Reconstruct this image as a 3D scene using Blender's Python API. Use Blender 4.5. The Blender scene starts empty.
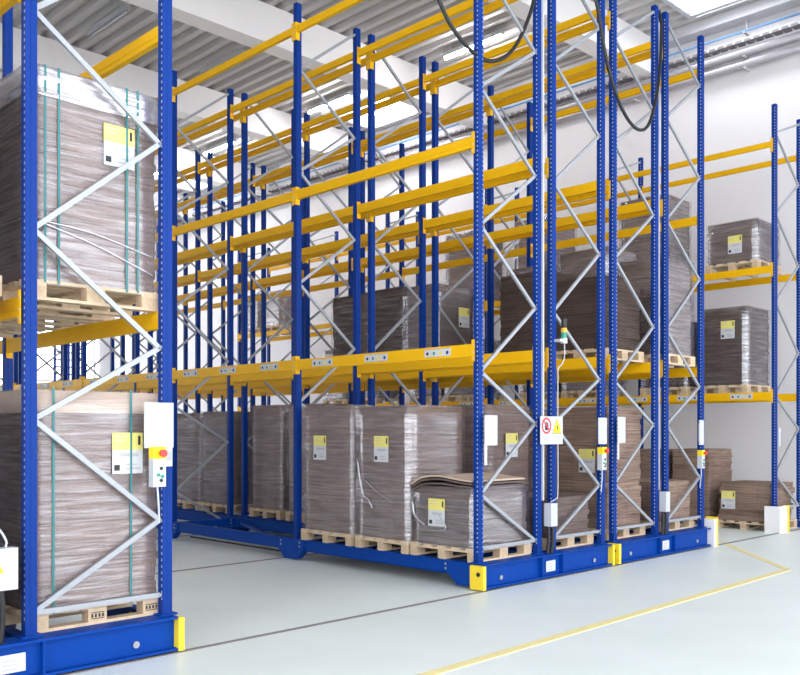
import bpy, bmesh, math, random
from mathutils import Vector, Matrix
R = random.Random(7)
S = bpy.context.scene
C = S.collection
PI = math.pi

# ------------------------------------------------------------------ camera
cam_d = bpy.data.cameras.new('camera'); cam = bpy.data.objects.new('camera', cam_d); C.objects.link(cam)
YAW = 0.789
cam.location = (-7.3538, -6.221, 1.715)
cam.rotation_euler = (PI/2, 0, YAW - PI/2)
cam_d.sensor_width = 36.0
cam_d.lens = 892.29/800*36
cam_d.shift_x = 0.0
cam_d.shift_y = (430.1-337.5)/800
cam_d.clip_end = 200
S.camera = cam
# ------------------------------------------------------------------ daylight from the open side of the hall
W = bpy.data.worlds.new('daylight'); S.world = W; W.use_nodes = True
bg = W.node_tree.nodes['Background']; bg.inputs[0].default_value = (0.93, 0.96, 1.0, 1); bg.inputs[1].default_value = 2.6
S.view_settings.view_transform = 'Standard'; S.view_settings.look = 'None'
S.view_settings.exposure = 0.68; S.view_settings.gamma = 1.0
try: S.view_settings.use_curve_mapping = False
except Exception: pass
SKYLIGHT = 6.5
TUBE = 75.0

# ------------------------------------------------------------------ materials
def new_mat(name):
    m = bpy.data.materials.new(name); m.use_nodes = True
    nt = m.node_tree; return m, nt, nt.nodes['Principled BSDF']
def plain(name, col, rough=.5, metal=0.0, var=0.06, scale=6.0, bump=0.0, spec=.5):
    m, nt, b = new_mat(name)
    tc = nt.nodes.new('ShaderNodeTexCoord'); n = nt.nodes.new('ShaderNodeTexNoise'); n.inputs['Scale'].default_value = scale
    n.inputs['Detail'].default_value = 4
    mix = nt.nodes.new('ShaderNodeMix'); mix.data_type = 'RGBA'
    nt.links.new(tc.outputs['Object'], n.inputs['Vector'])
    nt.links.new(n.outputs['Fac'], mix.inputs['Factor'])
    mix.inputs['A'].default_value = (*[max(0, c*(1-var)) for c in col], 1)
    mix.inputs['B'].default_value = (*[min(1, c*(1+var)) for c in col], 1)
    nt.links.new(mix.outputs['Result'], b.inputs['Base Color'])
    b.inputs['Roughness'].default_value = rough; b.inputs['Metallic'].default_value = metal; b.inputs['Specular IOR Level'].default_value = spec
    if bump:
        bp = nt.nodes.new('ShaderNodeBump'); bp.inputs['Strength'].default_value = bump; bp.inputs['Distance'].default_value = .01
        nt.links.new(n.outputs['Fac'], bp.inputs['Height']); nt.links.new(bp.outputs['Normal'], b.inputs['Normal'])
    return m
def emit(name, col, s):
    m, nt, b = new_mat(name)
    b.inputs['Base Color'].default_value = (*col, 1); b.inputs['Emission Color'].default_value = (*col, 1); b.inputs['Emission Strength'].default_value = s
    return m
def card(name, col, dark):
    m, nt, b = new_mat(name)
    tc = nt.nodes.new('ShaderNodeTexCoord'); mp = nt.nodes.new('ShaderNodeMapping'); mp.inputs['Scale'].default_value = (2.0, 2.0, 70.0)
    n = nt.nodes.new('ShaderNodeTexNoise'); n.inputs['Scale'].default_value = 1.0; n.inputs['Detail'].default_value = 5
    mp2 = nt.nodes.new('ShaderNodeMapping'); mp2.inputs['Scale'].default_value = (3.0, 3.0, 7.0)
    n2 = nt.nodes.new('ShaderNodeTexNoise'); n2.inputs['Scale'].default_value = 1.0; n2.inputs['Detail'].default_value = 3
    r = nt.nodes.new('ShaderNodeValToRGB'); r.color_ramp.elements[0].position = .36; r.color_ramp.elements[1].position = .62
    r.color_ramp.elements[0].color = (*dark, 1); r.color_ramp.elements[1].color = (*col, 1)
    mix = nt.nodes.new('ShaderNodeMix'); mix.data_type = 'RGBA'; mix.blend_type = 'MULTIPLY'; mix.inputs['Factor'].default_value = .25
    r2 = nt.nodes.new('ShaderNodeValToRGB'); r2.color_ramp.elements[0].position = .35; r2.color_ramp.elements[1].position = .6
    r2.color_ramp.elements[0].color = (.55, .52, .5, 1)
    for a, c in ((tc.outputs['Object'], mp.inputs['Vector']), (mp.outputs[0], n.inputs['Vector']), (n.outputs['Fac'], r.inputs[0]),
                 (tc.outputs['Object'], mp2.inputs['Vector']), (mp2.outputs[0], n2.inputs['Vector']), (n2.outputs['Fac'], r2.inputs[0]),
                 (r.outputs[0], mix.inputs['A']), (r2.outputs[0], mix.inputs['B']), (mix.outputs['Result'], b.inputs['Base Color'])):
        nt.links.new(a, c)
    # bundles: blocks of slightly different tint with dark seams, along either side face
    sp = nt.nodes.new('ShaderNodeSeparateXYZ'); ad = nt.nodes.new('ShaderNodeMath'); cb = nt.nodes.new('ShaderNodeCombineXYZ')
    bk = nt.nodes.new('ShaderNodeTexBrick'); bk.offset = 0; bk.inputs['Scale'].default_value = 1.0; bk.inputs['Brick Width'].default_value = .34; bk.inputs['Row Height'].default_value = .155
    bk.inputs['Mortar Size'].default_value = .006; bk.inputs['Mortar Smooth'].default_value = .6; bk.inputs['Bias'].default_value = 0
    bk.inputs['Color1'].default_value = (1, 1, 1, 1); bk.inputs['Color2'].default_value = (.76, .74, .76, 1); bk.inputs['Mortar'].default_value = (.55, .53, .52, 1)
    mb2 = nt.nodes.new('ShaderNodeMix'); mb2.data_type = 'RGBA'; mb2.blend_type = 'MULTIPLY'; mb2.inputs['Factor'].default_value = .8
    for a, c in ((tc.outputs['Object'], sp.inputs[0]), (sp.outputs[0], ad.inputs[0]), (sp.outputs[1], ad.inputs[1]), (ad.outputs[0], cb.inputs[0]), (sp.outputs[2], cb.inputs[1]),
                 (cb.outputs[0], bk.inputs['Vector']), (mix.outputs['Result'], mb2.inputs['A']), (bk.outputs['Color'], mb2.inputs['B']), (mb2.outputs['Result'], b.inputs['Base Color'])):
        nt.links.new(a, c)
    b.inputs['Roughness'].default_value = .85
    bp = nt.nodes.new('ShaderNodeBump'); bp.inputs['Strength'].default_value = .5; bp.inputs['Distance'].default_value = .01
    nt.links.new(n.outputs['Fac'], bp.inputs['Height']); nt.links.new(bp.outputs['Normal'], b.inputs['Normal'])
    return m
def film(name, lo, hi, scale=(.9, .9, 13.0), dif=.40, rough=.22):
    """stretch film: clear, with whitish creases and a wet gloss"""
    m, nt, b = new_mat(name)
    nt.nodes.remove(b); out = nt.nodes['Material Output']
    tc = nt.nodes.new('ShaderNodeTexCoord'); mp = nt.nodes.new('ShaderNodeMapping'); mp.inputs['Scale'].default_value = scale
    mp.inputs['Rotation'].default_value = (.10, .12, 0)
    n = nt.nodes.new('ShaderNodeTexNoise'); n.inputs['Scale'].default_value = 2.2; n.inputs['Detail'].default_value = 8; n.inputs['Distortion'].default_value = .5
    r = nt.nodes.new('ShaderNodeMapRange'); r.inputs['From Min'].default_value = .42; r.inputs['From Max'].default_value = .80
    r.inputs['To Min'].default_value = lo; r.inputs['To Max'].default_value = hi
    bp = nt.nodes.new('ShaderNodeBump'); bp.inputs['Strength'].default_value = .35; bp.inputs['Distance'].default_value = .03
    g = nt.nodes.new('ShaderNodeBsdfGlossy'); g.inputs['Roughness'].default_value = rough; g.inputs['Color'].default_value = (.95, .95, 1, 1)
    d = nt.nodes.new('ShaderNodeBsdfDiffuse'); d.inputs['Color'].default_value = (.66, .63, .70, 1)
    md = nt.nodes.new('ShaderNodeMixShader'); md.inputs[0].default_value = dif
    t = nt.nodes.new('ShaderNodeBsdfTransparent')
    mx = nt.nodes.new('ShaderNodeMixShader')
    for a, c in ((tc.outputs['Object'], mp.inputs['Vector']), (mp.outputs[0], n.inputs['Vector']), (n.outputs['Fac'], r.inputs['Value']),
                 (n.outputs['Fac'], bp.inputs['Height']), (bp.outputs['Normal'], g.inputs['Normal']), (bp.outputs['Normal'], d.inputs['Normal']),
                 (g.outputs[0], md.inputs[1]), (d.outputs[0], md.inputs[2]), (r.outputs['Result'], mx.inputs[0]),
                 (t.outputs[0], mx.inputs[1]), (md.outputs[0], mx.inputs[2]), (mx.outputs[0], out.inputs['Surface'])):
        nt.links.new(a, c)
    return m
M = {}
M['blue'] = plain('blue_paint', (.0015, .034, .235), .45, var=.05, spec=.16)
M['bluedark'] = plain('blue_paint_base', (.001, .048, .30), .5, var=.08, spec=.12)
M['yellow'] = plain('yellow_paint', (.88, .48, .003), .45, var=.05, spec=.2)
M['buffer'] = plain('yellow_plastic', (.90, .66, .03), .5)
M['zinc'] = plain('galvanised_steel', (.36, .38, .42), .40, .35, var=.12, scale=30)
M['slot'] = plain('slot_light_tint', (.40, .46, .58), .5)  # pale tint painted in for light seen through the post holes
M['slotdark'] = plain('slot_unlit_tint', (.004, .022, .17), .6, spec=.1)  # darker copy for inner posts, where no light shows through
M['white'] = plain('white_plastic', (.54, .56, .60), .4, var=.02)
M['guardwhite'] = plain('white_guard_paint', (.84, .84, .85), .5)
M['wall'] = plain('white_wall_paint', (.76, .745, .77), .8, var=.02, scale=.6)
M['deck'] = plain('grey_deck_steel', (.50, .48, .48), .5, .0, var=.06, scale=1.0)
M['concrete'] = plain('white_concrete', (.84, .82, .82), .85, var=.03, scale=1.0)
M['greysteel'] = plain('grey_steel', (.55, .55, .58), .5)
M['wood'] = plain('pine_wood', (.62, .48, .33), .8, var=.28, scale=9)
M['woodblock'] = plain('chipboard', (.56, .42, .28), .85, var=.3, scale=30)
M['black'] = plain('black_rubber', (.012, .012, .014), .5)
M['dark'] = plain('dark_rail_steel', (.22, .20, .21), .6)
M['print'] = plain('dark_print', (.03, .03, .04), .7)
M['greyprint'] = plain('grey_print', (.45, .46, .5), .7)
M['labelyellow'] = plain('yellow_label_paper', (.80, .72, .20), .6)
M['labelwhite'] = plain('white_label_paper', (.60, .61, .64), .6, var=.02)
M['red'] = plain('red_plastic', (.75, .04, .03), .4)
M['signred'] = plain('red_print', (.78, .05, .05), .5)
M['signyellow'] = plain('yellow_print', (.90, .70, .01), .5)
M['green'] = plain('green_plastic', (.02, .30, .20), .4)
M['strap'] = plain('green_strap', (.02, .20, .21), .45)
M['lineyellow'] = plain('yellow_floor_paint', (.84, .74, .36), .6, var=.15, scale=14)
M['orange'] = plain('amber_plastic', (.9, .42, .02), .35)
M['bluepipe'] = plain('blue_pipe', (.15, .32, .60), .4)
M['silver'] = plain('silver_duct', (.36, .34, .37), .35, .4, var=.06)
M['tan'] = plain('tan_board', (.52, .40, .32), .85, var=.08)
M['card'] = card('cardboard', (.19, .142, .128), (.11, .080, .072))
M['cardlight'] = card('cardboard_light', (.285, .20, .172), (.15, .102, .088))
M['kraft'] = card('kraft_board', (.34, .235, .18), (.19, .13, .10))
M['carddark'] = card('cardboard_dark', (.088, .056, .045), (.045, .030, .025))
M['film'] = film('stretch_film', .10, .38)
M['filmthick'] = film('stretch_film_thick', .16, .55)
M['filmgloss'] = film('stretch_film_gloss', .15, .50, dif=.14, rough=.16)
M['filmthin'] = film('stretch_film_thin', .04, .26)
M['sky'] = emit('skylight_panel', (.95, .97, 1.0), SKYLIGHT)
M['tube'] = emit('lamp_tube', (1.0, .98, .96), TUBE)
M['glow'] = emit('window_daylight', (.97, .98, 1.0), 2.2)
def floor_mat():
    m, nt, b = new_mat('pale_floor_coating')
    tc = nt.nodes.new('ShaderNodeTexCoord'); n = nt.nodes.new('ShaderNodeTexNoise'); n.inputs['Scale'].default_value = .9; n.inputs['Detail'].default_value = 6
    r = nt.nodes.new('ShaderNodeValToRGB'); r.color_ramp.elements[0].position = .3; r.color_ramp.elements[1].position = .7
    r.color_ramp.elements[0].color = (.74, .815, .80, 1); r.color_ramp.elements[1].color = (.81, .88, .87, 1)
    nt.links.new(tc.outputs['Object'], n.inputs['Vector']); nt.links.new(n.outputs['Fac'], r.inputs[0]); nt.links.new(r.outputs[0], b.inputs['Base Color'])
    b.inputs['Roughness'].default_value = .38
    n2 = nt.nodes.new('ShaderNodeTexNoise'); n2.inputs['Scale'].default_value = 3
    bp = nt.nodes.new('ShaderNodeBump'); bp.inputs['Strength'].default_value = .05
    nt.links.new(tc.outputs['Object'], n2.inputs['Vector']); nt.links.new(n2.outputs['Fac'], bp.inputs['Height']); nt.links.new(bp.outputs['Normal'], b.inputs['Normal'])
    return m
M['floor'] = floor_mat()

# ------------------------------------------------------------------ mesh helpers
class MB:
    def __init__(s): s.v = []; s.f = []; s.mi = []; s.mats = []
    def m(s, name):
        if name not in s.mats: s.mats.append(name)
        return s.mats.index(name)
    def add(s, vs, fs, mat):
        o = len(s.v); k = s.m(mat); s.v += [tuple(v) for v in vs]
        for f in fs: s.f.append([i+o for i in f]); s.mi.append(k)
        return s
    def box(s, x0, x1, y0, y1, z0, z1, mat):
        vs = [(x0,y0,z0),(x1,y0,z0),(x1,y1,z0),(x0,y1,z0),(x0,y0,z1),(x1,y0,z1),(x1,y1,z1),(x0,y1,z1)]
        return s.add(vs, [(0,3,2,1),(4,5,6,7),(0,1,5,4),(1,2,6,5),(2,3,7,6),(3,0,4,7)], mat)
    def bar(s, p, q, w, d, mat, up=(0,1,0)):
        """rectangular bar from p to q; w across (perpendicular to up), d along up"""
        p = Vector(p); q = Vector(q); t = (q-p).normalized(); u = Vector(up); a = t.cross(u).normalized(); u = a.cross(t).normalized()
        vs = []
        for c in (p, q):
            for i, j in ((-1,-1),(1,-1),(1,1),(-1,1)): vs.append(c + a*(w/2*i) + u*(d/2*j))
        return s.add(vs, [(0,1,2,3),(7,6,5,4),(0,4,5,1),(1,5,6,2),(2,6,7,3),(3,7,4,0)], mat)
    def tube(s, pts, r, mat, n=8, caps=True):
        pts = [Vector(p) for p in pts]; rings = []
        prev = None
        for i, p in enumerate(pts):
            t = (pts[min(i+1, len(pts)-1)] - pts[max(i-1, 0)]).normalized()
            a = t.orthogonal().normalized() if prev is None else (prev - t*prev.dot(t)).normalized()
            prev = a; b = t.cross(a)
            rings.append([p + (a*math.cos(2*PI*k/n) + b*math.sin(2*PI*k/n))*r for k in range(n)])
        vs = [v for g in rings for v in g]; fs = []
        for i in range(len(rings)-1):
            for k in range(n): fs.append((i*n+k, i*n+(k+1)%n, (i+1)*n+(k+1)%n, (i+1)*n+k))
        if caps: fs += [tuple(range(n))[::-1], tuple((len(rings)-1)*n+k for k in range(n))]
        return s.add(vs, fs, mat)
    def disc_y(s, x, y, z, r, th, mat, n=16):
        vs = [(x+r*math.cos(2*PI*k/n), yy, z+r*math.sin(2*PI*k/n)) for yy in (y, y+th) for k in range(n)]
        fs = [tuple(range(n)), tuple(range(2*n-1, n-1, -1))] + [(k, n+k, n+(k+1)%n, (k+1)%n) for k in range(n)]
        return s.add(vs, fs, mat)
    def poly_y(s, pts, y, th, mat):
        n = len(pts); vs = [(a, yy, b) for yy in (y, y+th) for a, b in pts]
        fs = [tuple(range(n)), tuple(range(2*n-1, n-1, -1))] + [(k, n+k, n+(k+1)%n, (k+1)%n) for k in range(n)]
        return s.add(vs, fs, mat)
    def mesh(s, name):
        me = bpy.data.meshes.new(name); me.from_pydata(s.v, [], s.f)
        for k in s.mats: me.materials.append(M[k])
        me.polygons.foreach_set('material_index', s.mi)
        bm = bmesh.new(); bm.from_mesh(me); bmesh.ops.recalc_face_normals(bm, faces=bm.faces); bm.to_mesh(me); bm.free()
        return me
    def build(s, name, parent=None, loc=None, smooth=False):
        me = s.mesh(name)
        if smooth: me.polygons.foreach_set('use_smooth', [True]*len(me.polygons))
        return link(name, me, parent, loc)
def link(name, me, parent=None, loc=None):
    o = bpy.data.objects.new(name, me); C.objects.link(o)
    if parent: o.parent = parent
    if loc: o.location = loc
    return o
def tag(o, label, cat, group=None):
    o['label'] = label; o['category'] = cat
    if group: o['group'] = group
    return o
def thing(name, label, cat, loc=(0,0,0), group=None):
    o = bpy.data.objects.new(name, None); C.objects.link(o); o.location = loc; o.empty_display_size = .2
    return tag(o, label, cat, group)
def struct(o): o['kind'] = 'structure'; return o
def spline(P, n=10):
    P = [Vector(p) for p in P]; out = []
    Q = [P[0]*2-P[1]] + P + [P[-1]*2-P[-2]]
    for i in range(1, len(Q)-2):
        a, b, c, d = Q[i-1:i+3]
        for k in range(n):
            t = k/n
            out.append(.5*((2*b)+(c-a)*t+(2*a-5*b+4*c-d)*t*t+(3*b-a-3*c+d)*t**3))
    out.append(P[-1]); return out

# ------------------------------------------------------------------ dimensions read from the photograph
w, g, e, L = 1.05, .287, .288, 3.126
F0, F1, F2, F3, F4, F5, F6, F7 = 0, w, w+g, 2*w+g, 2*w+g+e, 3*w+g+e, 3*w+2*g+e, 4*w+2*g+e
AX = -3.773
DX = 7.70
H1, H2, H3, TOP, TOPE, BASE = 2.643, 4.876, 7.05, 7.362, 7.527, .28
WALLX, FARY, DECK = 10.0, 28.0, 10.0

# ------------------------------------------------------------------ the hall
struct(MB().box(-16, WALLX+.2, -12, FARY+.2, -.2, 0, 'floor').build('floor'))
struct(MB().box(WALLX, WALLX+.3, -12, FARY+.3, 0, DECK+.4, 'wall').build('wall_right'))
struct(MB().box(-16, WALLX, FARY, FARY+.3, 0, DECK+.4, 'wall').build('wall_back'))
struct(MB().box(-16.3, -16, -1.5, FARY+.3, 0, DECK+.4, 'wall').build('blocker_wall_left'))  # unseen wall, added to hold back daylight from the left
# corrugated steel roof deck, ribs running along Y, with openings for the skylights
SKY = [(8.1, 9.3, .55, 2.3), (7.75, 9.35, 9.5, 11.7), (7.75, 9.35, 18.5, 20.7)]
def deck():
    mb = MB(); pitch = .34; x = -16.0
    while x < WALLX:
        prof = [(x, DECK), (x+.13, DECK), (x+.18, DECK+.11), (x+.29, DECK+.11), (x+.34, DECK)]
        spans = [(-12, FARY)]
        for a, b, c, d in SKY:
            if x+pitch > a and x < b:
                spans = [t for s0, s1 in spans for t in ([(s0, c), (d, s1)] if s0 < c < s1 else [(s0, s1)])]
        for s0, s1 in spans:
            vs = [(px, y, pz) for y in (s0, s1) for px, pz in prof]
            mb.add(vs, [(i, i+1, i+6, i+5) for i in range(4)], 'deck')
        x += pitch
    return mb
struct(deck().build('ceiling'))
struct(MB().box(-16, WALLX+.3, -12, FARY+.3, DECK+1.2, DECK+1.3, 'deck').build('roof')) if False else None
for k, (a, b, c, d) in enumerate(SKY):
    mb = MB().box(a-.1, b+.1, c-.1, d+.1, DECK+.32, DECK+.36, 'sky')
    o = struct(mb.build('window_%d' % (k+2)))
    fr = MB()
    for bx in ((a-.12, a-.02, c-.12, d+.12), (b+.02, b+.12, c-.12, d+.12), (a-.02, b+.02, c-.12, c-.02), (a-.02, b+.02, d+.02, d+.12)):
        fr.box(*bx, DECK-.02, DECK+.32, 'white')
    fr.build('skylight_frame', o)
for y in (-10.1, -5.6, -1.1, 3.4, 7.9, 12.4, 16.9, 21.4, 25.9):
    struct(MB().box(-16, WALLX, y, y+.42, 9.25, DECK, 'concrete').build('ceiling_beam'))
struct(MB().box(WALLX-.35, WALLX, -12, FARY, DECK-.22, DECK, 'greysteel').build('trim_1'))
# far glazed wall: pale daylight panels with thin mullions, and a blue barred frame before it
win = struct(MB().box(-9, 9.4, FARY-.05, FARY, 1.2, 8.6, 'glow').build('window_1'))
mb = MB()
for i in range(8): mb.box(-9+i*2.6, -8.93+i*2.6, FARY-.10, FARY-.05, 1.2, 8.6, 'white')
for z in (1.2, 3.6, 6.1, 8.55): mb.box(-9, 9.4, FARY-.10, FARY-.05, z, z+.06, 'white')
mb.build('mullion', win)
t = thing('barred_frame', 'blue steel frame with horizontal bars against the bright far wall, behind left rack', 'frame', (7.45, FARY-.35, 0))
mb = MB()
for q in (0, .55, 1.1): mb.box(q, q+.08, 0, .08, 0, 5.95, 'blue')
mb.build('upright', t)
for i in range(9): MB().box(.08, 1.1, .02, .06, 3.58+i*.285, 3.63+i*.285, 'blue').build('crossbar', t)
# painted lines and rails let into the floor
def strip(p, q, wd, mat, name, z=.003):
    p = Vector((*p, z)); q = Vector((*q, z))
    return struct(MB().bar(p, q, wd, .005, mat, up=(0, 0, 1)).build(name))
strip((-4.4, -1.95), (3.72, -1.80), .095, 'lineyellow', 'trim_2')
strip((3.70, -1.83), (5.68, -.06), .08, 'lineyellow', 'trim_3')
for k, y in enumerate((-.13, 3.38, 6.5, 9.6)):
    strip((-13, y), (9.6, y), .05, 'dark', 'trim_%d' % (4+k), .004)

# ------------------------------------------------------------------ rack parts (shared meshes)
def post_mesh(z0, z1, side, slot='slot'):
    """lipped steel column with a row of slot quads, light through the holes put into their colour; side -1: slots on the outer front edge, +1: on the inner face"""
    mb = MB(); a, b = .041, .035; lip = .020; t = .004
    out = [(-a,-b),(a,-b),(a,b),(lip,b),(lip,b-t),(a-t,b-t),(a-t,-b+t),(-a+t,-b+t),(-a+t,b-t),(-lip,b-t),(-lip,b),(-a,b)]
    n = len(out); vs = [(x, y, z) for z in (z0, z1) for x, y in out]
    mb.add(vs, [(k, (k+1) % n, n+(k+1) % n, n+k) for k in range(n)], 'blue')
    mb.add(vs, [(0,1,6,7),(1,2,5,6),(2,3,4,5),(0,7,8,11),(8,9,10,11),(n,n+1,n+6,n+7),(n+1,n+2,n+5,n+6),(n+2,n+3,n+4,n+5),(n,n+7,n+8,n+11),(n+8,n+9,n+10,n+11)], 'blue')
    # rolled groove down the front face
    mb.box(-.005, .005, -b-.003, -b, z0, z1, 'blue')
    z = z0+.12
    while z < z1-.08:
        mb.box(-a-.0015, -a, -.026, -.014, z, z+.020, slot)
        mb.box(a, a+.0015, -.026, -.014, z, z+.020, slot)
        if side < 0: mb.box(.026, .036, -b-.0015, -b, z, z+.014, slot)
        z += .05
    mb.box(-.075, .075, -.06, .06, z0, z0+.012, 'bluedark')
    return mb.mesh('post')
POST = {}
def post(z0, z1, side):
    k = (z0, z1, side)
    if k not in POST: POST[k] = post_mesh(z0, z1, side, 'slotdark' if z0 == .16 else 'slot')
    return POST[k]
BR = {}
def brace(name, x0, za, x1, zb, parent):
    k = (round(x1-x0, 3), round(zb-za, 3))
    if k not in BR:
        mb = MB(); p = Vector((0, 0, 0)); q = Vector((x1-x0, 0, zb-za))
        d = (q-p).normalized(); nrm = Vector((-d.z, 0, d.x))
        mb.bar(p, q, .037, .004, 'zinc'); off = nrm*.0165
        for s in (-1, 1): mb.bar(p+off*s+Vector((0,.012,0)), q+off*s+Vector((0,.012,0)), .004, .024, 'zinc')
        for c in (p, q): mb.disc_y(c.x, -.012, c.z, .013, .024, 'zinc', 8)
        BR[k] = mb.mesh(name)
    o = link(name, BR[k], parent, (x0, -.012, za)); return o
def upright_frame(rack, x, y, mirror, end, fixed=False, many=True):
    """two posts and a zigzag of braces; the outer posts carry nodes at odd steps"""
    fr = bpy.data.objects.new('upright_frame', None); C.objects.link(fr); fr.parent = rack; fr.location = (x, y, 0)
    z0 = BASE if end else .16
    z1 = TOPE if end else TOP
    sh = 0.0 if end else -.27
    if fixed: z0, z1, sh = 0, 7.20, -.05
    link('post', post(z0, z1, 1 if mirror else -1), fr, (.012, 0, 0))
    link('post', post(z0, z1, 1), fr, (w+.018, 0, 0))
    inner = [.44, 1.79, 3.12, 4.65, 6.08]; outer = [1.02, 2.35, 3.93, 5.42, 6.78]
    seq = []
    for i in range(5): seq += [(0, inner[i]), (1, outer[i])]
    seq.append((0, z1-.10-sh))
    xi, xo = (w-.035, .035) if not mirror else (.035, w-.035)
    pts = [((xi if k == 0 else xo), z+sh) for k, z in seq]
    if many:
        for (xa, za), (xb, zb) in zip(pts, pts[1:]): brace('diagonal_brace', xa, za, xb, zb, fr)
    else:
        mb = MB()
        for (xa, za), (xb, zb) in zip(pts, pts[1:]): mb.bar((xa, 0, za), (xb, 0, zb), .042, .025, 'zinc')
        o = mb.build('far_brace', fr); o['kind'] = 'stuff'
    brace('horizontal_brace', .035, inner[0]+sh, w-.035, inner[0]+sh, fr)
    return fr
def beam_mesh(length, bh=.135):
    mb = MB(); mb.box(-.025, .025, .0465, length-.0465, -bh, 0, 'yellow')
    mb.box(-.028, -.025, .06, length-.06, -bh*.64, -bh*.6, 'yellow')
    return mb.mesh('beam')
def conn_mesh():
    mb = MB(); mb.box(-.034, -.0295, .002, .046, -.19, .045, 'yellow'); mb.box(-.0295, .03, .041, .0465, -.19, .045, 'yellow')
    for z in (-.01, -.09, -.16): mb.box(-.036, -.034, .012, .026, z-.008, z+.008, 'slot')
    return mb.mesh('beam_connector')
def sticker_mesh():
    mb = MB(); mb.box(-.030, -.0265, -.20, .20, -.108, -.022, 'labelwhite')
    for i, c in enumerate(('bluedark', 'signyellow', 'green', 'print')):
        y = -.15+i*.10; vs = [(-.0312, y+.020*math.cos(t*PI/5), -.070+.020*math.sin(t*PI/5)) for t in range(10)]
        mb.add(vs, [tuple(range(10))], c)
    mb.box(-.0312, -.030, -.19, .19, -.030, -.024, 'greyprint')
    return mb.mesh('capacity_sticker')
BM, CM, SM = [beam_mesh(L), beam_mesh(L, .120), beam_mesh(L, .092)], conn_mesh(), sticker_mesh()
def beam(rack, x, y, z, face, stickers=False):
    """face -1: connectors on the -X side of the posts, +1: on the +X side"""
    o = link('beam', BM[0 if z < 3 else 1 if z < 5 else 2], rack, (x + face*.016, y, z))
    if face > 0: o.rotation_euler = (0, 0, 0)
    for yy in (.0, L):
        c = link('beam_connector', CM, o, (0, yy, 0))
        c.scale = (1 if face < 0 else -1, 1 if yy == 0 else -1, 1)
    if stickers:
        for k in (.55, 1.55, 2.55): link('capacity_sticker', SM, o, (0, k, 0))
    return o
def base(rack, x0, n, end_extra=.05):
    """carriage of a mobile rack: end beam, side channels, cross members, wheel housings, buffers"""
    X0, X1 = x0-.05, x0+2*w+g+.05
    mb = MB(); mb.box(X0, X1, -.085, -.05, .038, .262, 'bluedark')
    mb.box(X0, X1, -.145, .075, .262, .28, 'bluedark'); mb.box(X0, X1, -.145, .075, .02, .038, 'bluedark')
    for x in (x0+w-.06, x0+w+g+.06): mb.box(x-.008, x+.008, -.138, -.085, .038, .262, 'bluedark')
    eb = mb.build('end_beam', rack)
    for x in (x0+.28, x0+2*w+g-.28):
        MB().disc_y(x, -.103, .11, .026, .010, 'zinc').build('bolt', eb)
    pm = MB(); pm.box(x0+w+g/2-.09, x0+w+g/2+.09, -.100, -.0955, .075, .20, 'labelwhite')
    for i in range(3): pm.box(x0+w+g/2-.07, x0+w+g/2+.03, -.1012, -.100, .095+i*.03, .103+i*.03, 'greyprint')
    pm.build('rating_plate', eb)
    for a, b in ((X0-.045, X0+.005), (X1-.005, X1+.045))[:1 if x0 == F4 else 2]:
        bf = MB(); bf.box(a, b, -.155, .03, .015, .27, 'buffer'); bf.build('buffer', rack)
    for k in (0, 1)[:1 if x0 == F4 else 2]:
        xf = X0-.045 if k == 0 else X1+.045
        MB().tube([(xf-.008, -.09, .18), (xf+.008, -.09, .18)], .024, 'black', 12).build('buffer_bolt', rack)
    for xr, s in ((x0, -1), (x0+w, 1), (x0+w+g, -1), (x0+2*w+g, 1)):
        c = MB(); c.box(xr-.03, xr+.03, .02, n*L+.1, .14, .275, 'bluedark')
        c.box(xr-.045, xr+.045, .02, n*L+.1, .27, .28, 'bluedark'); c.box(xr-.045, xr+.045, .02, n*L+.1, .135, .142, 'bluedark')
        c.build('side_channel', rack)
        for i in range(0, n+1):
            y = i*L+.08 if i else .22
            p = [(y-.28, .27), (y+.28, .27), (y+.28, .15), (y+.13, .015), (y-.13, .015), (y-.28, .15)]
            if i == 0: p = [(.0, .27), (.40, .27), (.40, .15), (.26, .03), (.0, .03)]
            h = MB(); vs = [(xr+dx, a, b) for dx in (-.05, .05) for a, b in p]; m_ = len(p)
            h.add(vs, [tuple(range(m_)), tuple(range(2*m_-1, m_-1, -1))]+[(k, m_+k, m_+(k+1) % m_, (k+1) % m_) for k in range(m_)], 'bluedark')
            for yy in (-.20, .20):
                for zz in (.19, .24):
                    if i or yy > 0: h.box(xr-.054, xr-.05, y+yy-.012, y+yy+.012, zz-.012, zz+.012, 'zinc')
            h.build('wheel_housing', rack)
    for i in range(1, n+1):
        MB().box(X0+.02, X1-.02, i*L-.06, i*L+.06, .15, .262, 'bluedark').build('cross_beam', rack)
    for i in range(n):
        for a in (x0, x0+w+g):
            MB().bar((a+.05, i*L+.45, .21), (a+w-.05, i*L+L-.45, .21), .07, .04, 'bluedark', up=(0,0,1)).build('tie_bar', rack)
def mobile_rack(label, x0, n, frames_front=(True, True), stickers=False, far_stuff=True):
    rk = thing('mobile_pallet_rack', label, 'pallet rack', (0, 0, 0))
    base(rk, x0, n)
    for i in range(n+1):
        upright_frame(rk, x0, i*L, False, i == 0, many=i < 5)
        upright_frame(rk, x0+w+g, i*L, True, i == 0, many=i < 5)
    for i in range(n):
        for z in (H1, H2, H3):
            for x, f in ((x0, -1), (x0+w, 1), (x0+w+g, -1), (x0+2*w+g, 1)):
                beam(rk, x, i*L, z, f, stickers and f < 0 and z == H1 and x == x0)
    return rk
rackA = mobile_rack('blue and yellow mobile pallet rack nearest the camera, cut off by the left photo edge', AX-2*w-g, 3)
rackB = mobile_rack('blue mobile pallet rack in the middle with warning sign and yellow front beams', F0, 5, stickers=True)
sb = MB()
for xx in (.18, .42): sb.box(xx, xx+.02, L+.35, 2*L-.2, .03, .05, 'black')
sb.build('dark_bar', rackB)  # thin dark bars just above the floor under the rack
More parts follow.
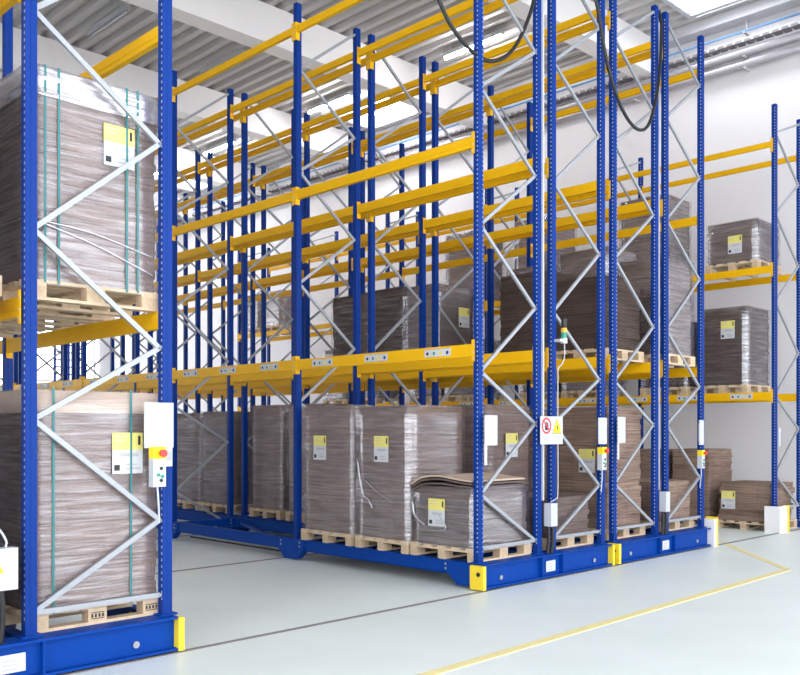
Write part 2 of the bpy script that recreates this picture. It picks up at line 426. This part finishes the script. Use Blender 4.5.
rackC = mobile_rack('blue mobile pallet rack right behind the one with the warning sign', F4, 5)
# fixed single rack along the wall
rackD = thing('pallet_rack', 'fixed blue pallet rack along the white right wall with white corner guard', 'pallet rack', (DX, 0, 0))
for i in range(6): upright_frame(rackD, 0, i*L, False, False, fixed=True)
for i in range(5):
    for z in (2.36, 4.49, 6.58):
        beam(rackD, 0, i*L, z, -1, z == 2.36); beam(rackD, w, i*L, z, 1)
mb = MB(); mb.box(-.10, .14, -.16, -.10, 0, .44, 'guardwhite'); mb.box(-.16, -.10, -.16, .10, 0, .44, 'guardwhite')
guard = mb.build('post_guard', rackD); guard['label'] = 'white corner guard at the foot of the post'
MB().box(.14, .21, -.17, -.09, 0, .45, 'buffer').build('guard_edge', guard)

cg = thing('corner_guard', 'white floor guard with yellow edge at the far end of the third rack base', 'corner guard', (5.20, -.10, 0))
MB().box(-.045, .035, -.07, .10, 0, .40, 'guardwhite').build('guard_plate', cg); MB().box(.035, .085, -.07, .10, 0, .43, 'buffer').build('guard_edge', cg)

# ------------------------------------------------------------------ pallets and cardboard stacks
PALH = .144
def pallet(x0, x1, y0, y1, z, label, stamp=False):
    t = thing('wooden_pallet', label, 'pallet', ((x0+x1)/2, (y0+y1)/2, z), 'wooden pallets under the cardboard')
    lx, ly = (x1-x0)/2, (y1-y0)/2
    d = MB(); n = 5; wb = .13
    for i in range(n):
        y = -ly+wb/2+i*(2*ly-wb)/(n-1); d.box(-lx, lx, y-wb/2, y+wb/2, .122, .144, 'wood')
    d.build('deck_board', t)
    d = MB(); xs = (-lx+.0725, 0, lx-.0725); ys = (-ly+.05, 0, ly-.05)
    for x in xs: d.box(x-.0725, x+.0725, -ly, ly, .100, .122, 'wood')
    d.build('cross_board', t)
    bl = MB(); bl.box(-.0725, .0725, -.05, .05, .022, .100, 'woodblock'); bme = bl.mesh('block')
    for x in xs:
        for y in ys:
            o = link('block', bme, t, (x, y, 0))
            if stamp and y < 0 and x >= 0:
                st = MB(); st.box(-.052, .052, -.0515, -.05, .040, .046, 'print'); st.box(-.052, .052, -.0515, -.05, .084, .090, 'print')
                for k in range(4): st.box(-.05+k*.028, -.034+k*.028, -.0515, -.05, .052, .078, 'print')
                st.build('burnt_stamp', o)
    rn = MB()
    for y in ys: rn.box(-lx, lx, y-.05, y+.05, 0, .022, 'wood')
    rn.build('bottom_board', t)
    return t
def sheets(dx, dy, h, mat, jit=.008, lay=.055, lean=(0, 0)):
    """a pile of flat boxes: one continuous stepped skin, every layer a little off the one below"""
    n = max(4, int(h/lay)); rings = []
    def sag(x): return x
    for i in range(n):
        za, zb = h*i/n, h*(i+1)/n
        ox, oy = R.uniform(-jit, jit)+lean[0]*i/n, R.uniform(-jit, jit)+lean[1]*i/n
        gx = R.uniform(-jit, jit)*.6; gy = R.uniform(-jit, jit)*.6
        X, Y = dx/2-jit+gx, dy/2-jit+gy; c = .015
        ring = [(-X+c,-Y),(X-c,-Y),(X,-Y+c),(X,Y-c),(X-c,Y),(-X+c,Y),(-X,Y-c),(-X,-Y+c)]
        for z in (za+.001, zb-.001): rings.append([(x+ox, y+oy, z) for x, y in ring])
    mb = MB(); k = 8; vs = [v for r in rings for v in r]
    fs = [tuple(range(k))[::-1], tuple((len(rings)-1)*k+i for i in range(k))]
    for i in range(len(rings)-1): fs += [(i*k+j, i*k+(j+1) % k, (i+1)*k+(j+1) % k, (i+1)*k+j) for j in range(k)]
    mb.add(vs, fs, mat); return mb
def film_mesh(dx, dy, h, mat, o=.010, z0=-.03, top=True):
    """thin wrinkled sleeve round the pile, folded over its top edge"""
    mb = MB(); nx, ny, nz = 6, 6, max(4, int(h/.16)); ring0 = []
    per = [(-dx/2+dx*i/nx, -dy/2) for i in range(nx)] + [(dx/2, -dy/2+dy*i/ny) for i in range(ny)] + [(dx/2-dx*i/nx, dy/2) for i in range(nx)] + [(-dx/2, dy/2-dy*i/ny) for i in range(ny)]
    k = len(per); vs = []
    for j in range(nz+1):
        z = z0+(h+o-z0)*j/nz
        for x, y in per:
            q = o+R.uniform(0, .012)
            l = math.hypot(x, y); sx = math.copysign(1, x) if abs(abs(x)-dx/2) < 1e-6 else 0; sy = math.copysign(1, y) if abs(abs(y)-dy/2) < 1e-6 else 0
            vs.append((x+sx*q, y+sy*q, z))
    fs = []
    for j in range(nz):
        for i in range(k): fs.append((j*k+i, j*k+(i+1) % k, (j+1)*k+(i+1) % k, (j+1)*k+i))
    if top:
        o2 = len(vs); vs += [(x*.72, y*.72, h+.012) for x, y in per]
        for i in range(k): fs.append((nz*k+i, nz*k+(i+1) % k, o2+(i+1) % k, o2+i))
    mb.add(vs, fs, mat); return mb
def ship_label(parent, face, u, z, dx, dy, wd=.25, ht=.31, off=.026):
    """white sheet with yellow head, bars and small print"""
    mb = MB()
    def r(a0, a1, b0, b1, d, mat):
        if face == 'x': mb.box(-dx/2-off-d, -dx/2-off-d+.0015, a0, a1, b0, b1, mat)
        else: mb.box(a0, a1, -dy/2-off-d, -dy/2-off-d+.0015, b0, b1, mat)
    s = -1 if face == 'x' else 1     # left-to-right as seen from the aisle
    def rr(a0, a1, b0, b1, d, mat):
        p, q = sorted((u+s*(a0-.5)*wd, u+s*(a1-.5)*wd)); r(p, q, z+(b0-.5)*ht, z+(b1-.5)*ht, d, mat)
    rr(0, 1, 0, .58, 0, 'labelwhite'); rr(0, 1, .58, 1, 0, 'labelyellow')
    rr(.84, .92, .70, .92, .002, 'print'); rr(.06, .5, .90, .92, .002, 'greyprint'); rr(.06, .4, .80, .82, .002, 'greyprint')
    rr(.25, .85, .42, .50, .002, 'greyprint'); rr(.06, .24, .08, .22, .002, 'print'); rr(.45, .9, .10, .15, .002, 'greyprint'); rr(.45, .8, .20, .24, .002, 'greyprint')
    mb.build('shipping_label', parent)
def stack(x0, x1, y0, y1, z, top, label, plabel, mat='card', wrap='film', labels=(), straps=None, lid=None, jit=.008, whitetop=None, lean=(0,0), padx=.05, pady=.02, lay=.055):
    """x0..top are the outline of the pile itself; the pallet stands at z"""
    pallet(x0-.03, x1+padx, y0-pady, y1+pady, z, plabel, z == BASE and -4 < x1 < -3.7)
    zb = z+PALH; h = top-zb; dx, dy = x1-x0, y1-y0
    t = thing('cardboard_stack', label, 'cardboard stack', ((x0+x1)/2, (y0+y1)/2, zb))
    hl = .13 if lid else 0
    sheets(dx, dy, h-hl*.3, mat, jit, lay, lean).build('folded_boxes', t)
    if lid:
        mb = MB(); mb.box(-dx/2-.008, dx/2+.008, -dy/2-.008, dy/2+.008, h-.012, h, lid)
        for b in ((-dx/2-.008, dx/2+.008, -dy/2-.008, -dy/2-.002), (-dx/2-.008, dx/2+.008, dy/2+.002, dy/2+.008), (-dx/2-.008, -dx/2-.002, -dy/2-.002, dy/2+.002), (dx/2+.002, dx/2+.008, -dy/2-.002, dy/2+.002)):
            mb.box(*b, h-.16, h-.012, lid)
        mb.build('cover_tray', t)
    if wrap: film_mesh(dx, dy, h, wrap).build('stretch_film', t, smooth=True)
    if whitetop:
        film_mesh(dx+.02, dy+.02, h+.004, 'filmcap', z0=h-whitetop).build('film_cap', t, smooth=True)
    if straps:
        for u in straps:
            mb = MB(); o = .029
            mb.box(u-.008, u+.008, -dy/2-o, -dy/2-o+.002, -.02, h+.02, 'strap'); mb.box(u-.008, u+.008, dy/2+o-.002, dy/2+o, -.02, h+.02, 'strap')
            mb.box(u-.008, u+.008, -dy/2-o, dy/2+o, h+.02, h+.022, 'strap')
            mb.build('strap', t)
    for lb in labels:
        face, a, zz = lb[:3]
        ship_label(t, face, (a-(y0+y1)/2) if face == 'x' else (a-(x0+x1)/2), zz-zb, dx, dy)
    return t
M['filmcap'] = film('stretch_film_cap', .50, .80)
Z0 = BASE
# --- left rack
stack(-4.77, -3.775, .065, .98, Z0, 2.00, 'tall strapped cardboard stack with tan lid at floor level of the nearest left rack', 'wooden pallet under the strapped, tan-lidded stack on the nearest left rack base', 'cardlight', 'film', [('y', -4.05, 1.54)], (-.35, .25), 'tan', padx=.0)
s2 = stack(-4.77, -3.765, .10, 1.00, H1, 4.30, 'strapped cardboard stack with white film top on the raised shelf of the left rack', 'wooden pallet under the white-topped stack on the left rack shelf', 'cardlight', 'film', [('y', -4.10, 3.86)], (-.40, -.30, .23, .32), None, whitetop=.20, padx=.0)
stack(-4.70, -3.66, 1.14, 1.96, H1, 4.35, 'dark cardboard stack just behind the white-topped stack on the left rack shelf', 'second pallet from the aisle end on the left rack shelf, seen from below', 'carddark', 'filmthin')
stack(-4.72, -3.86, 2.10, 2.92, H1, 3.95, 'third cardboard stack from the aisle end on the left rack shelf', 'third pallet from the aisle end on the left rack shelf, seen from below', 'card', 'filmthin')
stack(-6.00, -5.00, .12, 1.00, Z0, 1.98, 'dark cardboard stack cut off by the left photo edge, at floor level behind white box', 'pallet behind the black hoses and white box at the left photo edge', 'carddark', 'filmthin')
stack(-6.00, -5.00, .14, 1.00, H1, 4.28, 'brown cardboard stack cut off by the left photo edge, on the raised shelf', 'pallet on the raised shelf at the left photo edge', 'card', 'film')
# --- middle rack, front frame, floor level
s1 = stack(.02, .96, .06, .99, Z0, 1.08, 'low film-wrapped cardboard pile with curled top at the yellow buffer of middle rack', 'wooden pallet under the low curled pile at the middle rack corner', 'card', 'filmgloss', [('x', .60, .79)])
s3 = stack(.0, .98, 1.06, 1.92, Z0, 2.00, 'tall wrapped cardboard stack with yellow label beside the low curled pile', 'wooden pallet under tall labelled stack beside the low curled pile', 'cardlight', 'filmgloss', [('x', 1.48, 1.49)])
stack(.0, .98, 2.04, 2.98, Z0, 2.02, 'tall wrapped cardboard stack with yellow label, third along middle rack, by blue post', 'wooden pallet under third stack along the middle rack, by the blue post', 'cardlight', 'film', [('x', 2.62, 1.49)])
# gathered folds in the stretch film
def fold(t, P, r, mat='filmcap'):
    MB().tube(spline([Vector(p)-t.location for p in P], 6), r, mat, 6).build('film_fold', t, smooth=True)
fold(s2, [(-4.72, .075, 3.21), (-4.3, .07, 3.17), (-3.82, .075, 3.06)], .007)
fold(s2, [(-4.72, .075, 3.20), (-4.3, .07, 3.09), (-3.82, .075, 2.92)], .007)
fold(s3, [(-.028, 1.90, 1.36), (-.03, 1.84, 1.08), (-.03, 1.78, .92), (-.03, 1.70, .88), (-.03, 1.63, .78)], .010)
fold(s3, [(-.028, 1.78, 1.12), (-.03, 1.55, .98), (-.03, 1.30, .88)], .005)
fold(s1, [(-.012, .97, .90), (-.014, .93, .74), (-.012, .78, .64)], .012)
fold(s1, [(-.012, .55, .76), (-.014, .45, .62), (-.012, .66, .58)], .007)
# loose bent sheets on the low pile
mb = MB()
for i in range(3):
    pts = []
    for k in range(13):
        y = -.46+.92*k/12; zz = (.655+.034*i)+.045*math.exp(-((y-.05)/.30)**2)*(1 if i else .6) - .07*max(0, (y-.24)/.22)**2
        pts.append((y, zz))
    vs = [(xx, y+R.uniform(-.004,.004), z_+tt) for xx in (-.49-.01*i, .42) for tt in (0, .02) for y, z_ in pts]; q = 13
    fs = []
    for k in range(12): fs += [(k, k+1, 2*q+k+1, 2*q+k), (q+k, q+k+1, 3*q+k+1, 3*q+k), (k, k+1, q+k+1, q+k), (2*q+k, 2*q+k+1, 3*q+k+1, 3*q+k)]
    fs += [(0, q, 3*q, 2*q), (q-1, 2*q-1, 4*q-1, 3*q-1)]
    mb.add(vs, fs, 'tan' if i == 2 else 'card')
mb.build('bent_sheet', s1, (0, 0, 0))
# --- middle rack, rear frame, floor level
stack(1.37, 2.28, .08, .95, Z0, .90, 'low cardboard pile at floor level behind the white cable box of middle rack', 'wooden pallet under low pile behind the middle rack cable box', 'card', None)
stack(1.37, 2.28, 1.02, 1.92, Z0, 2.04, 'dark cardboard stack with yellow label behind the low curled pile', 'wooden pallet behind the low curled pile, under dark stack', 'cardlight', 'filmthin', [('y', 1.86, 1.52)])
stack(1.37, 2.28, 2.05, 2.95, Z0, 2.05, 'brown cardboard stack in the rear row behind the tall labelled stacks', 'pallet in the rear row behind the tall labelled stacks', 'carddark', 'filmthin')
stack(1.37, 2.28, 4.25, 5.10, Z0, 2.12, 'wrapped cardboard stack in rear row just left of the second blue post', 'pallet under wrapped stack just left of the second blue post', 'cardlight', 'film')
stack(1.37, 2.28, 5.28, 6.08, Z0, 2.12, 'wrapped cardboard stack standing behind the empty blue base of middle rack', 'pallet standing behind the empty blue base of the middle rack', 'cardlight', 'film')
stack(1.37, 2.28, 6.72, 7.60, Z0, 2.04, 'wrapped cardboard stack behind the galvanised braces at far left of middle rack', 'pallet behind the galvanised braces at far left of the middle rack', 'card', 'film')
stack(1.37, 2.28, 7.68, 8.60, Z0, 2.02, 'farthest wrapped cardboard stack on the middle rack base, beside the near blue post', 'farthest pallet on the middle rack base, beside the near blue post', 'card', 'film')
# --- third rack, floor level
stack(2.72, 3.62, .12, .98, Z0, 2.02, 'tall unwrapped cardboard stack with yellow label behind the red and yellow stop box', 'pallet under tall unwrapped stack behind the stop box', 'kraft', None, [('x', .40, 1.31)], jit=.012, lay=.075)
stack(2.72, 3.62, 1.08, 1.95, Z0, 2.00, 'dark cardboard stack behind the tall unwrapped one in the third rack', 'pallet behind the tall unwrapped stack in the third rack', 'kraft', None)
stack(2.72, 3.62, 2.10, 2.95, Z0, 1.95, 'dark cardboard stack third from the end on third rack base', 'pallet third from the end on the third rack base', 'kraft', None)
stack(4.06, 4.98, .10, .95, Z0, .98, 'low unwrapped cardboard pile at the aisle end of the third rack base', 'wooden pallet under the low unwrapped pile at the end of third rack', 'kraft', None)
stack(4.06, 4.98, 1.10, 1.95, Z0, 1.20, 'low dark cardboard pile with small yellow label, behind the pile at third rack end', 'pallet under low dark pile behind the third rack end pile', 'kraft', None, [('y', 4.30, 1.02)])
# --- third rack, first shelf
zc = H1
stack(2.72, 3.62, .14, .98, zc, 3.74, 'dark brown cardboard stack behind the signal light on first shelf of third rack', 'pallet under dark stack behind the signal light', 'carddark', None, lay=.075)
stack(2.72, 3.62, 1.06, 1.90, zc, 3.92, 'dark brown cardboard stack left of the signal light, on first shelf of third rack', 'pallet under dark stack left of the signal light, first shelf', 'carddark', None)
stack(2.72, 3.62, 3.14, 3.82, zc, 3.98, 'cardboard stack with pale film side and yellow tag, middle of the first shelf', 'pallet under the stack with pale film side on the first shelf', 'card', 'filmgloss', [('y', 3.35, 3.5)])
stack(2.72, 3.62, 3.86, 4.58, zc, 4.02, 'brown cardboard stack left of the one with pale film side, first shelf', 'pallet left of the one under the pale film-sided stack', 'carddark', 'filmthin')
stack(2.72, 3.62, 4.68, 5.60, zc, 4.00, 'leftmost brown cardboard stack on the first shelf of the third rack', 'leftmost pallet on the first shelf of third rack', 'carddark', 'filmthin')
stack(4.06, 4.86, .02, .76, zc, 4.15, 'large shiny film-wrapped stack on first shelf at aisle end of third rack', 'pallet under large shiny wrapped stack at aisle end of third rack', 'card', 'filmgloss')
stack(4.06, 4.90, .95, 1.80, zc, 4.42, 'shiny wrapped stack with pale top behind the dark stack of the signal light', 'pallet under shiny pale-topped stack on first shelf of third rack', 'card', 'filmgloss')
stack(4.06, 4.90, 1.95, 2.80, zc, 4.30, 'wrapped stack behind the shiny pale-topped one on first shelf', 'pallet behind the one under the shiny pale-topped stack', 'card', 'filmthick')
# --- wall rack
q = DX
stack(q+.02, q+.95, .30, 1.20, 4.49, 5.34, 'dark wrapped cardboard stack with yellow label on second shelf by the wall, aisle end', 'pallet on second shelf of the wall rack at aisle end', 'card', 'filmgloss', [('x', .68, 4.94)])
stack(q+.02, q+.95, 2.00, 2.95, 4.49, 6.08, 'tall wrapped stack on second wall shelf, second from the aisle end', 'pallet on second wall shelf, second from aisle end', 'card', 'filmgloss')
stack(q+.02, q+.95, 4.60, 5.50, 4.49, 6.12, 'tall pale wrapped stack high on wall rack, seen between middle rack posts', 'pallet high on the wall rack behind the middle rack posts', 'cardlight', 'filmgloss')
stack(q+.02, q+.95, 6.55, 7.50, 4.49, 6.14, 'tall pale wrapped stack high on wall rack, left of the middle rack corner post', 'pallet high on wall rack left of middle rack corner post', 'cardlight', 'filmthick')
stack(q+.02, q+.95, 13.6, 14.5, 4.49, 5.6, 'far pale stack high on the wall rack behind the left braces', 'far pallet high on the wall rack behind the left braces', 'cardlight', 'filmthick')
stack(q+.02, q+.95, 14.6, 15.5, 4.49, 5.6, 'farthest pale stack high on the wall rack', 'farthest pallet high on the wall rack', 'cardlight', 'filmthick')
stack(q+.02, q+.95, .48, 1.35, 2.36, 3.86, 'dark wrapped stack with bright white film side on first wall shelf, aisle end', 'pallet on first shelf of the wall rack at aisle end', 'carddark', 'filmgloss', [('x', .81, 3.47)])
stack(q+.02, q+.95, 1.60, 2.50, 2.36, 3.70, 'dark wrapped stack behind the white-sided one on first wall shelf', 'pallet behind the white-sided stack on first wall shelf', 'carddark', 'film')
for k, (y, tp) in enumerate(((3.4, 3.8), (4.5, 3.7), (6.6, 3.75), (7.7, 3.8), (9.8, 3.7), (10.9, 3.8))):
    nth = ('third', 'fourth', 'fifth', 'sixth', 'seventh', 'eighth')[k]
    stack(q+.02, q+.95, y, y+.88, 2.36, tp, 'wrapped brown stack on the first wall shelf, %s from the aisle end' % nth, 'pallet on first wall shelf, %s from the aisle end' % nth, 'card', 'filmthick')
stack(q+.0, q+.98, .04, 1.02, 0, .80, 'low dark cardboard pile with yellow label on the floor by the white corner guard', 'pallet on the floor by the white corner guard', 'kraft', None, [('x', .79, .50)], jit=.03, lay=.09)
stack(q+.06, q+1.0, 1.18, 1.92, 0, 1.37, 'brown cardboard stack on the floor behind the low labelled pile by the wall', 'pallet on the floor behind the low labelled pile by the wall', 'kraft', None, jit=.012)
stack(q+.06, q+1.0, 2.05, 2.9, 0, 1.35, 'second brown cardboard stack on the floor under the wall rack', 'second pallet on the floor under the wall rack from its brown stacks', 'kraft', None, jit=.012)

# ------------------------------------------------------------------ control gear on the rack ends
def panel(x0, x1, z0, z1, label, tail, y=-.078):
    mb = MB(); mb.box(x0, x1, y-.012, y, z0, z1, 'white')
    if tail == 'r': mb.box(x1-.075, x1-.005, y-.004, y, z0-.145, z0, 'white'); mb.box(x1-.068, x1-.012, y-.0052, y-.004, z0-.10, z0-.03, 'greyprint')
    if tail == 'l': mb.box(x0, x0+.045, y-.004, y, z0-.21, z0, 'white')
    for cx in (x0+.02, x1-.02):
        for cz in (z0+.02, z1-.02): mb.disc_y(cx, y-.014, cz, .006, .003, 'greyprint', 8)
    mb.box(x0+.08, x1-.08, y, -.040, z0+.05, z1-.05, 'greysteel')
    tag(mb.build('white_panel'), label, 'panel', 'white panels on the rack posts')
panel(-3.98, -3.735, 1.58, 1.925, 'large white panel on the near left rack post above the stop box', 'r')
panel(.015, .225, 1.55, 1.875, 'white panel on the middle rack corner post', 'l')
panel(2.215, 2.40, 1.54, 1.87, 'white panel right of the warning sign on the middle rack post', None)
panel(2.66, 2.84, 1.55, 1.885, 'white panel on the first post of the third rack', 'l')
panel(4.865, 5.0, 1.50, 1.86, 'narrow white panel on the last post of the third rack', None)
tag(MB().box(DX+.05, DX+.13, -.055, -.045, 1.45, 1.75, 'white').build('white_panel'), 'small white plate on the wall rack post above the corner guard', 'panel', 'white panels on the rack posts')
def stop_box(x, z, s, label):
    t = thing('stop_box', label, 'control box', (x, -.075, z), 'emergency stop boxes on the rack posts')
    wd, h = .115*s, .33*s
    MB().box(-wd/2, wd/2, -.07, 0, 0, h*.70, 'white').build('button_housing', t)
    MB().box(-wd/2, wd/2, -.075, 0, h*.70, h, 'signyellow').build('stop_housing', t)
    mb = MB(); mb.disc_y(.01, -.10, h*.84, .020*s, .03, 'red', 14); mb.disc_y(.01, -.118, h*.84, .032*s, .02, 'red', 16); mb.build('stop_button', t)
    for k, (dx, dz, c) in enumerate(((.012, .46, 'print'), (-.012, .30, 'green'), (.022, .26, 'green'), (.012, .16, 'print'))):
        MB().disc_y(dx, -.078, h*dz, .013, .008, c, 12).build('push_button', t)
    MB().tube(spline([(.0, -.035, .0), (.005, -.035, -.07), (.02, -.02, -.16), (.035, .0, -.28)]), .008, 'white').build('cable', t)
    return t
stop_box(-3.885, 1.285, .92, 'white and yellow stop box with red button below large white panel on left rack')
stop_box(2.255, 1.22, .86, 'stop box with red button on the middle rack post, right of the warning sign')
stop_box(4.87, 1.16, .80, 'stop box with red button on the last post of the third rack')
def cable_box(x0, x1, z0, z1, label, warn=False):
    t = thing('cable_box', label, 'junction box', ((x0+x1)/2, -.075, z0), 'white cable boxes between the frames')
    hw, h = (x1-x0)/2, z1-z0
    MB().box(-hw, hw, -.07, .03, 0, h, 'white').build('housing', t)
    if warn:
        MB().poly_y([(-.03, h*.42), (.03, h*.42), (0, h*.42+.055)], -.072, .002, 'signyellow').build('warning_triangle', t)
        MB().tube(spline([(.06, -.02, h), (.06, -.02, h+.05), (.0, -.02, h+.14), (-.1, -.02, h+.16)]), .008, 'white').build('cable', t)
    for k in (-.05, .03):
        MB().tube(spline([(k, -.02, 0), (k+.008, -.02, -(z0-BASE)*.5), (k, -.01, -(z0-BASE)+.005)]), .020, 'black').build('hose', t)
cable_box(-5.19, -4.945, .645, .925, 'white cable box with yellow triangle and black hoses, at left photo edge', True)
cable_box(1.135, 1.26, .60, .865, 'white cable box above black hoses between middle rack posts')
cable_box(3.79, 3.90, .60, .87, 'white cable box with black hoses between the third rack posts')
# warning sign
sg = thing('warning_sign', 'white sign with red prohibition circle and yellow warning triangle on middle rack', 'sign', (1.005, -.09, 1.55))
MB().box(0, .44, 0, .006, 0, .325, 'white').build('sign_board', sg)
mb = MB(); n = 28
for k in range(n):
    a, b = 2*PI*k/n, 2*PI*(k+1)/n
    mb.poly_y([(.115+.092*math.cos(a), .215+.095*math.sin(a)), (.115+.092*math.cos(b), .215+.095*math.sin(b)), (.115+.070*math.cos(b), .215+.072*math.sin(b)), (.115+.070*math.cos(a), .215+.072*math.sin(a))], -.002, .002, 'signred')
mb.build('prohibition_ring', sg)
mb = MB(); mb.poly_y([(.090, .165), (.145, .165), (.155, .215), (.135, .225), (.085, .215)], -.002, .002, 'print')
for i, x in enumerate((.088, .103, .119, .135)): mb.poly_y([(x, .21), (x+.011, .21), (x+.010, .252+(.008 if i in (1, 2) else 0)), (x+.001, .252+(.008 if i in (1, 2) else 0))], -.002, .002, 'print')
mb.build('hand_symbol', sg)
MB().poly_y([(.058, .262), (.068, .274), (.174, .168), (.164, .156)], -.004, .002, 'signred').build('prohibition_bar', sg)
mb = MB(); mb.poly_y([(.232, .125), (.418, .125), (.325, .305)], -.002, .002, 'print'); mb.poly_y([(.240, .130), (.410, .130), (.325, .296)], -.004, .002, 'signyellow')
mb.build('warning_triangle', sg)
MB().poly_y([(.332, .235), (.305, .190), (.322, .192), (.316, .150), (.345, .202), (.328, .200)], -.006, .002, 'print').build('bolt_symbol', sg)
mb = MB(); R2 = random.Random(3)
for x0, x1 in ((.04, .19), (.24, .40)):
    x = x0
    for row in (.075, .045):
        x = x0
        while x < x1:
            l = R2.uniform(.012, .03); mb.box(x, min(x+l, x1), -.002, 0, row, row+.014, 'greyprint'); x += l+.008
mb.build('small_print', sg)
# signal light
sl = thing('signal_light', 'small signal light tower with amber and green rings on the middle rack', 'signal light', (1.455, -.10, 2.70))
def cyl(r, z0, z1, mat, name):
    n = 16; vs = [(r*math.cos(2*PI*k/n), r*math.sin(2*PI*k/n), z) for z in (z0, z1) for k in range(n)]
    MB().add(vs, [tuple(range(n))[::-1], tuple(range(n, 2*n))]+[(k, (k+1) % n, n+(k+1) % n, n+k) for k in range(n)], mat).build(name, sl)
cyl(.040, .04, .10, 'white', 'mounting_foot'); cyl(.034, .10, .17, 'green', 'green_ring'); cyl(.036, .17, .22, 'orange', 'amber_ring'); cyl(.034, .22, .33, 'black', 'siren_cap')
MB().box(-.11, .0, -.02, .06, .055, .085, 'white').build('bracket', sl)
MB().tube(spline([(.01, 0, .04), (.012, 0, -.10), (-.02, .01, -.2), (-.085, .02, -.26), (-.095, .02, -.4), (-.095, .02, -1.0), (-.095, .02, -1.7), (-.12, .03, -1.79), (-.22, .03, -1.82)]), .006, 'white').build('cable', sl)
tag(MB().box(1.098, 1.118, -.06, -.03, .90, 7.4, 'white').build('conduit'), 'white vertical conduit beside the warning sign post of middle rack', 'conduit')
tag(MB().box(3.782, 3.790, -.05, -.03, .90, 7.3, 'white').build('conduit'), 'white vertical conduit between the third rack posts', 'conduit')
# hanging supply cables
def cable(P, label, r=.022):
    tag(MB().tube(spline(P, 12), r, 'black', 10).build('power_cable', smooth=True), label, 'cable')
cable([(-1.55, 0, DECK-.02), (-1.25, 0, 8.2), (-.85, 0, 6.62), (-.55, 0, 6.05), (-.2, 0, 5.80), (.2, 0, 5.74), (.6, 0, 5.98), (.93, 0, 6.5), (1.08, 0, 7.0), (1.19, 0, 7.60)], 'black power cable looping down left of the middle rack top')
cable([(1.22, 0, 7.60), (1.55, -.01, 7.62), (1.86, -.02, 7.4), (2.12, -.1, 7.05), (2.38, -.1, 6.35), (2.72, -.1, 5.86), (3.10, -.1, 5.67), (3.42, -.1, 5.82), (3.66, -.1, 6.4), (3.80, -.07, 7.15), (3.86, 0, 7.50)], 'black power cable looping between the middle and third rack tops')

# ------------------------------------------------------------------ services along the right wall and lamps
x = WALLX
def run(name, label, cat, xx, z, r, mat):
    t = thing(name, label, cat, (xx, 0, z))
    MB().tube([(0, -8, 0), (0, FARY-.2, 0)], r, mat, 14).build('pipe_run', t, smooth=True)
    for k in range(-1, 12): MB().box(-r-.015, x-xx-.004, k*2.4+1.4, k*2.4+1.44, -r-.02, -r, 'greysteel').build('bracket', t)
    return t
run('air_duct', 'upper silver air duct along the white right wall', 'duct', x-.22, 9.12, .085, 'silver')
run('air_duct', 'lower silver air duct along the white right wall, under the upper one', 'duct', x-.20, 8.90, .075, 'silver')
run('water_pipe', 'thin blue pipe high along the right wall above the cable tray', 'pipe', x-.27, 9.52, .022, 'bluepipe')
t = thing('cable_tray', 'dark cable tray with rungs along the right wall above the silver ducts', 'cable tray', (x-.20, 0, 9.33))
mb = MB()
for xx in (-.11, .09): mb.box(xx, xx+.02, -8, FARY-.2, -.02, .05, 'greysteel')
mb.build('side_rail', t)
mb = MB(); y = -7.9
while y < FARY-.3: mb.box(-.115, .09, y, y+.13, -.03, .02, 'dark'); y += .18
mb.build('cable_bundle', t)
for k in range(-1, 12): MB().box(-.01, .01, k*2.4+1.4, k*2.4+1.42, .05, DECK-.22-9.33, 'zinc').build('hanger_rod', t)
HOUS = MB().box(-.06, .06, -.80, .80, 0, .08, 'white').mesh('lamp_housing')
TUB = MB().tube([(0, -.78, -.028), (0, .78, -.028)], .030, 'tube', 10).mesh('lamp_tube')
TUBO = MB().tube([(0, -.78, -.028), (0, .78, -.028)], .028, 'silver', 10).mesh('lamp_tube')
ROD = MB().box(-.006, .006, -.006, .006, .08, .2, 'zinc').mesh('hanger_rod')
def lamp(xx, y, on, label):
    t = thing('strip_lamp', label, 'ceiling lamp', (xx, y, DECK-.16), 'strip lamps under the roof deck')
    link('lamp_housing', HOUS, t); link('lamp_tube', TUB if on else TUBO, t)
    for dy in (-.6, .6): link('hanger_rod', ROD, t, (0, dy, 0))
ords = ('nearest', 'second nearest', 'third nearest', 'fourth nearest')
for k, y in enumerate((6.1, 10.8, 15.7, 19.6)): lamp(7.05, y, True, '%s lit strip lamp in the bright row over the wall side' % ords[k])
for k, y in enumerate((10.6, 15.2)): lamp(3.80, y, False, '%s unlit strip lamp in the row over the middle rack' % ords[k])
for k, y in enumerate((10.5, 15.2)): lamp(1.05, y, False, '%s unlit strip lamp in the row above the left rack load' % ords[k])
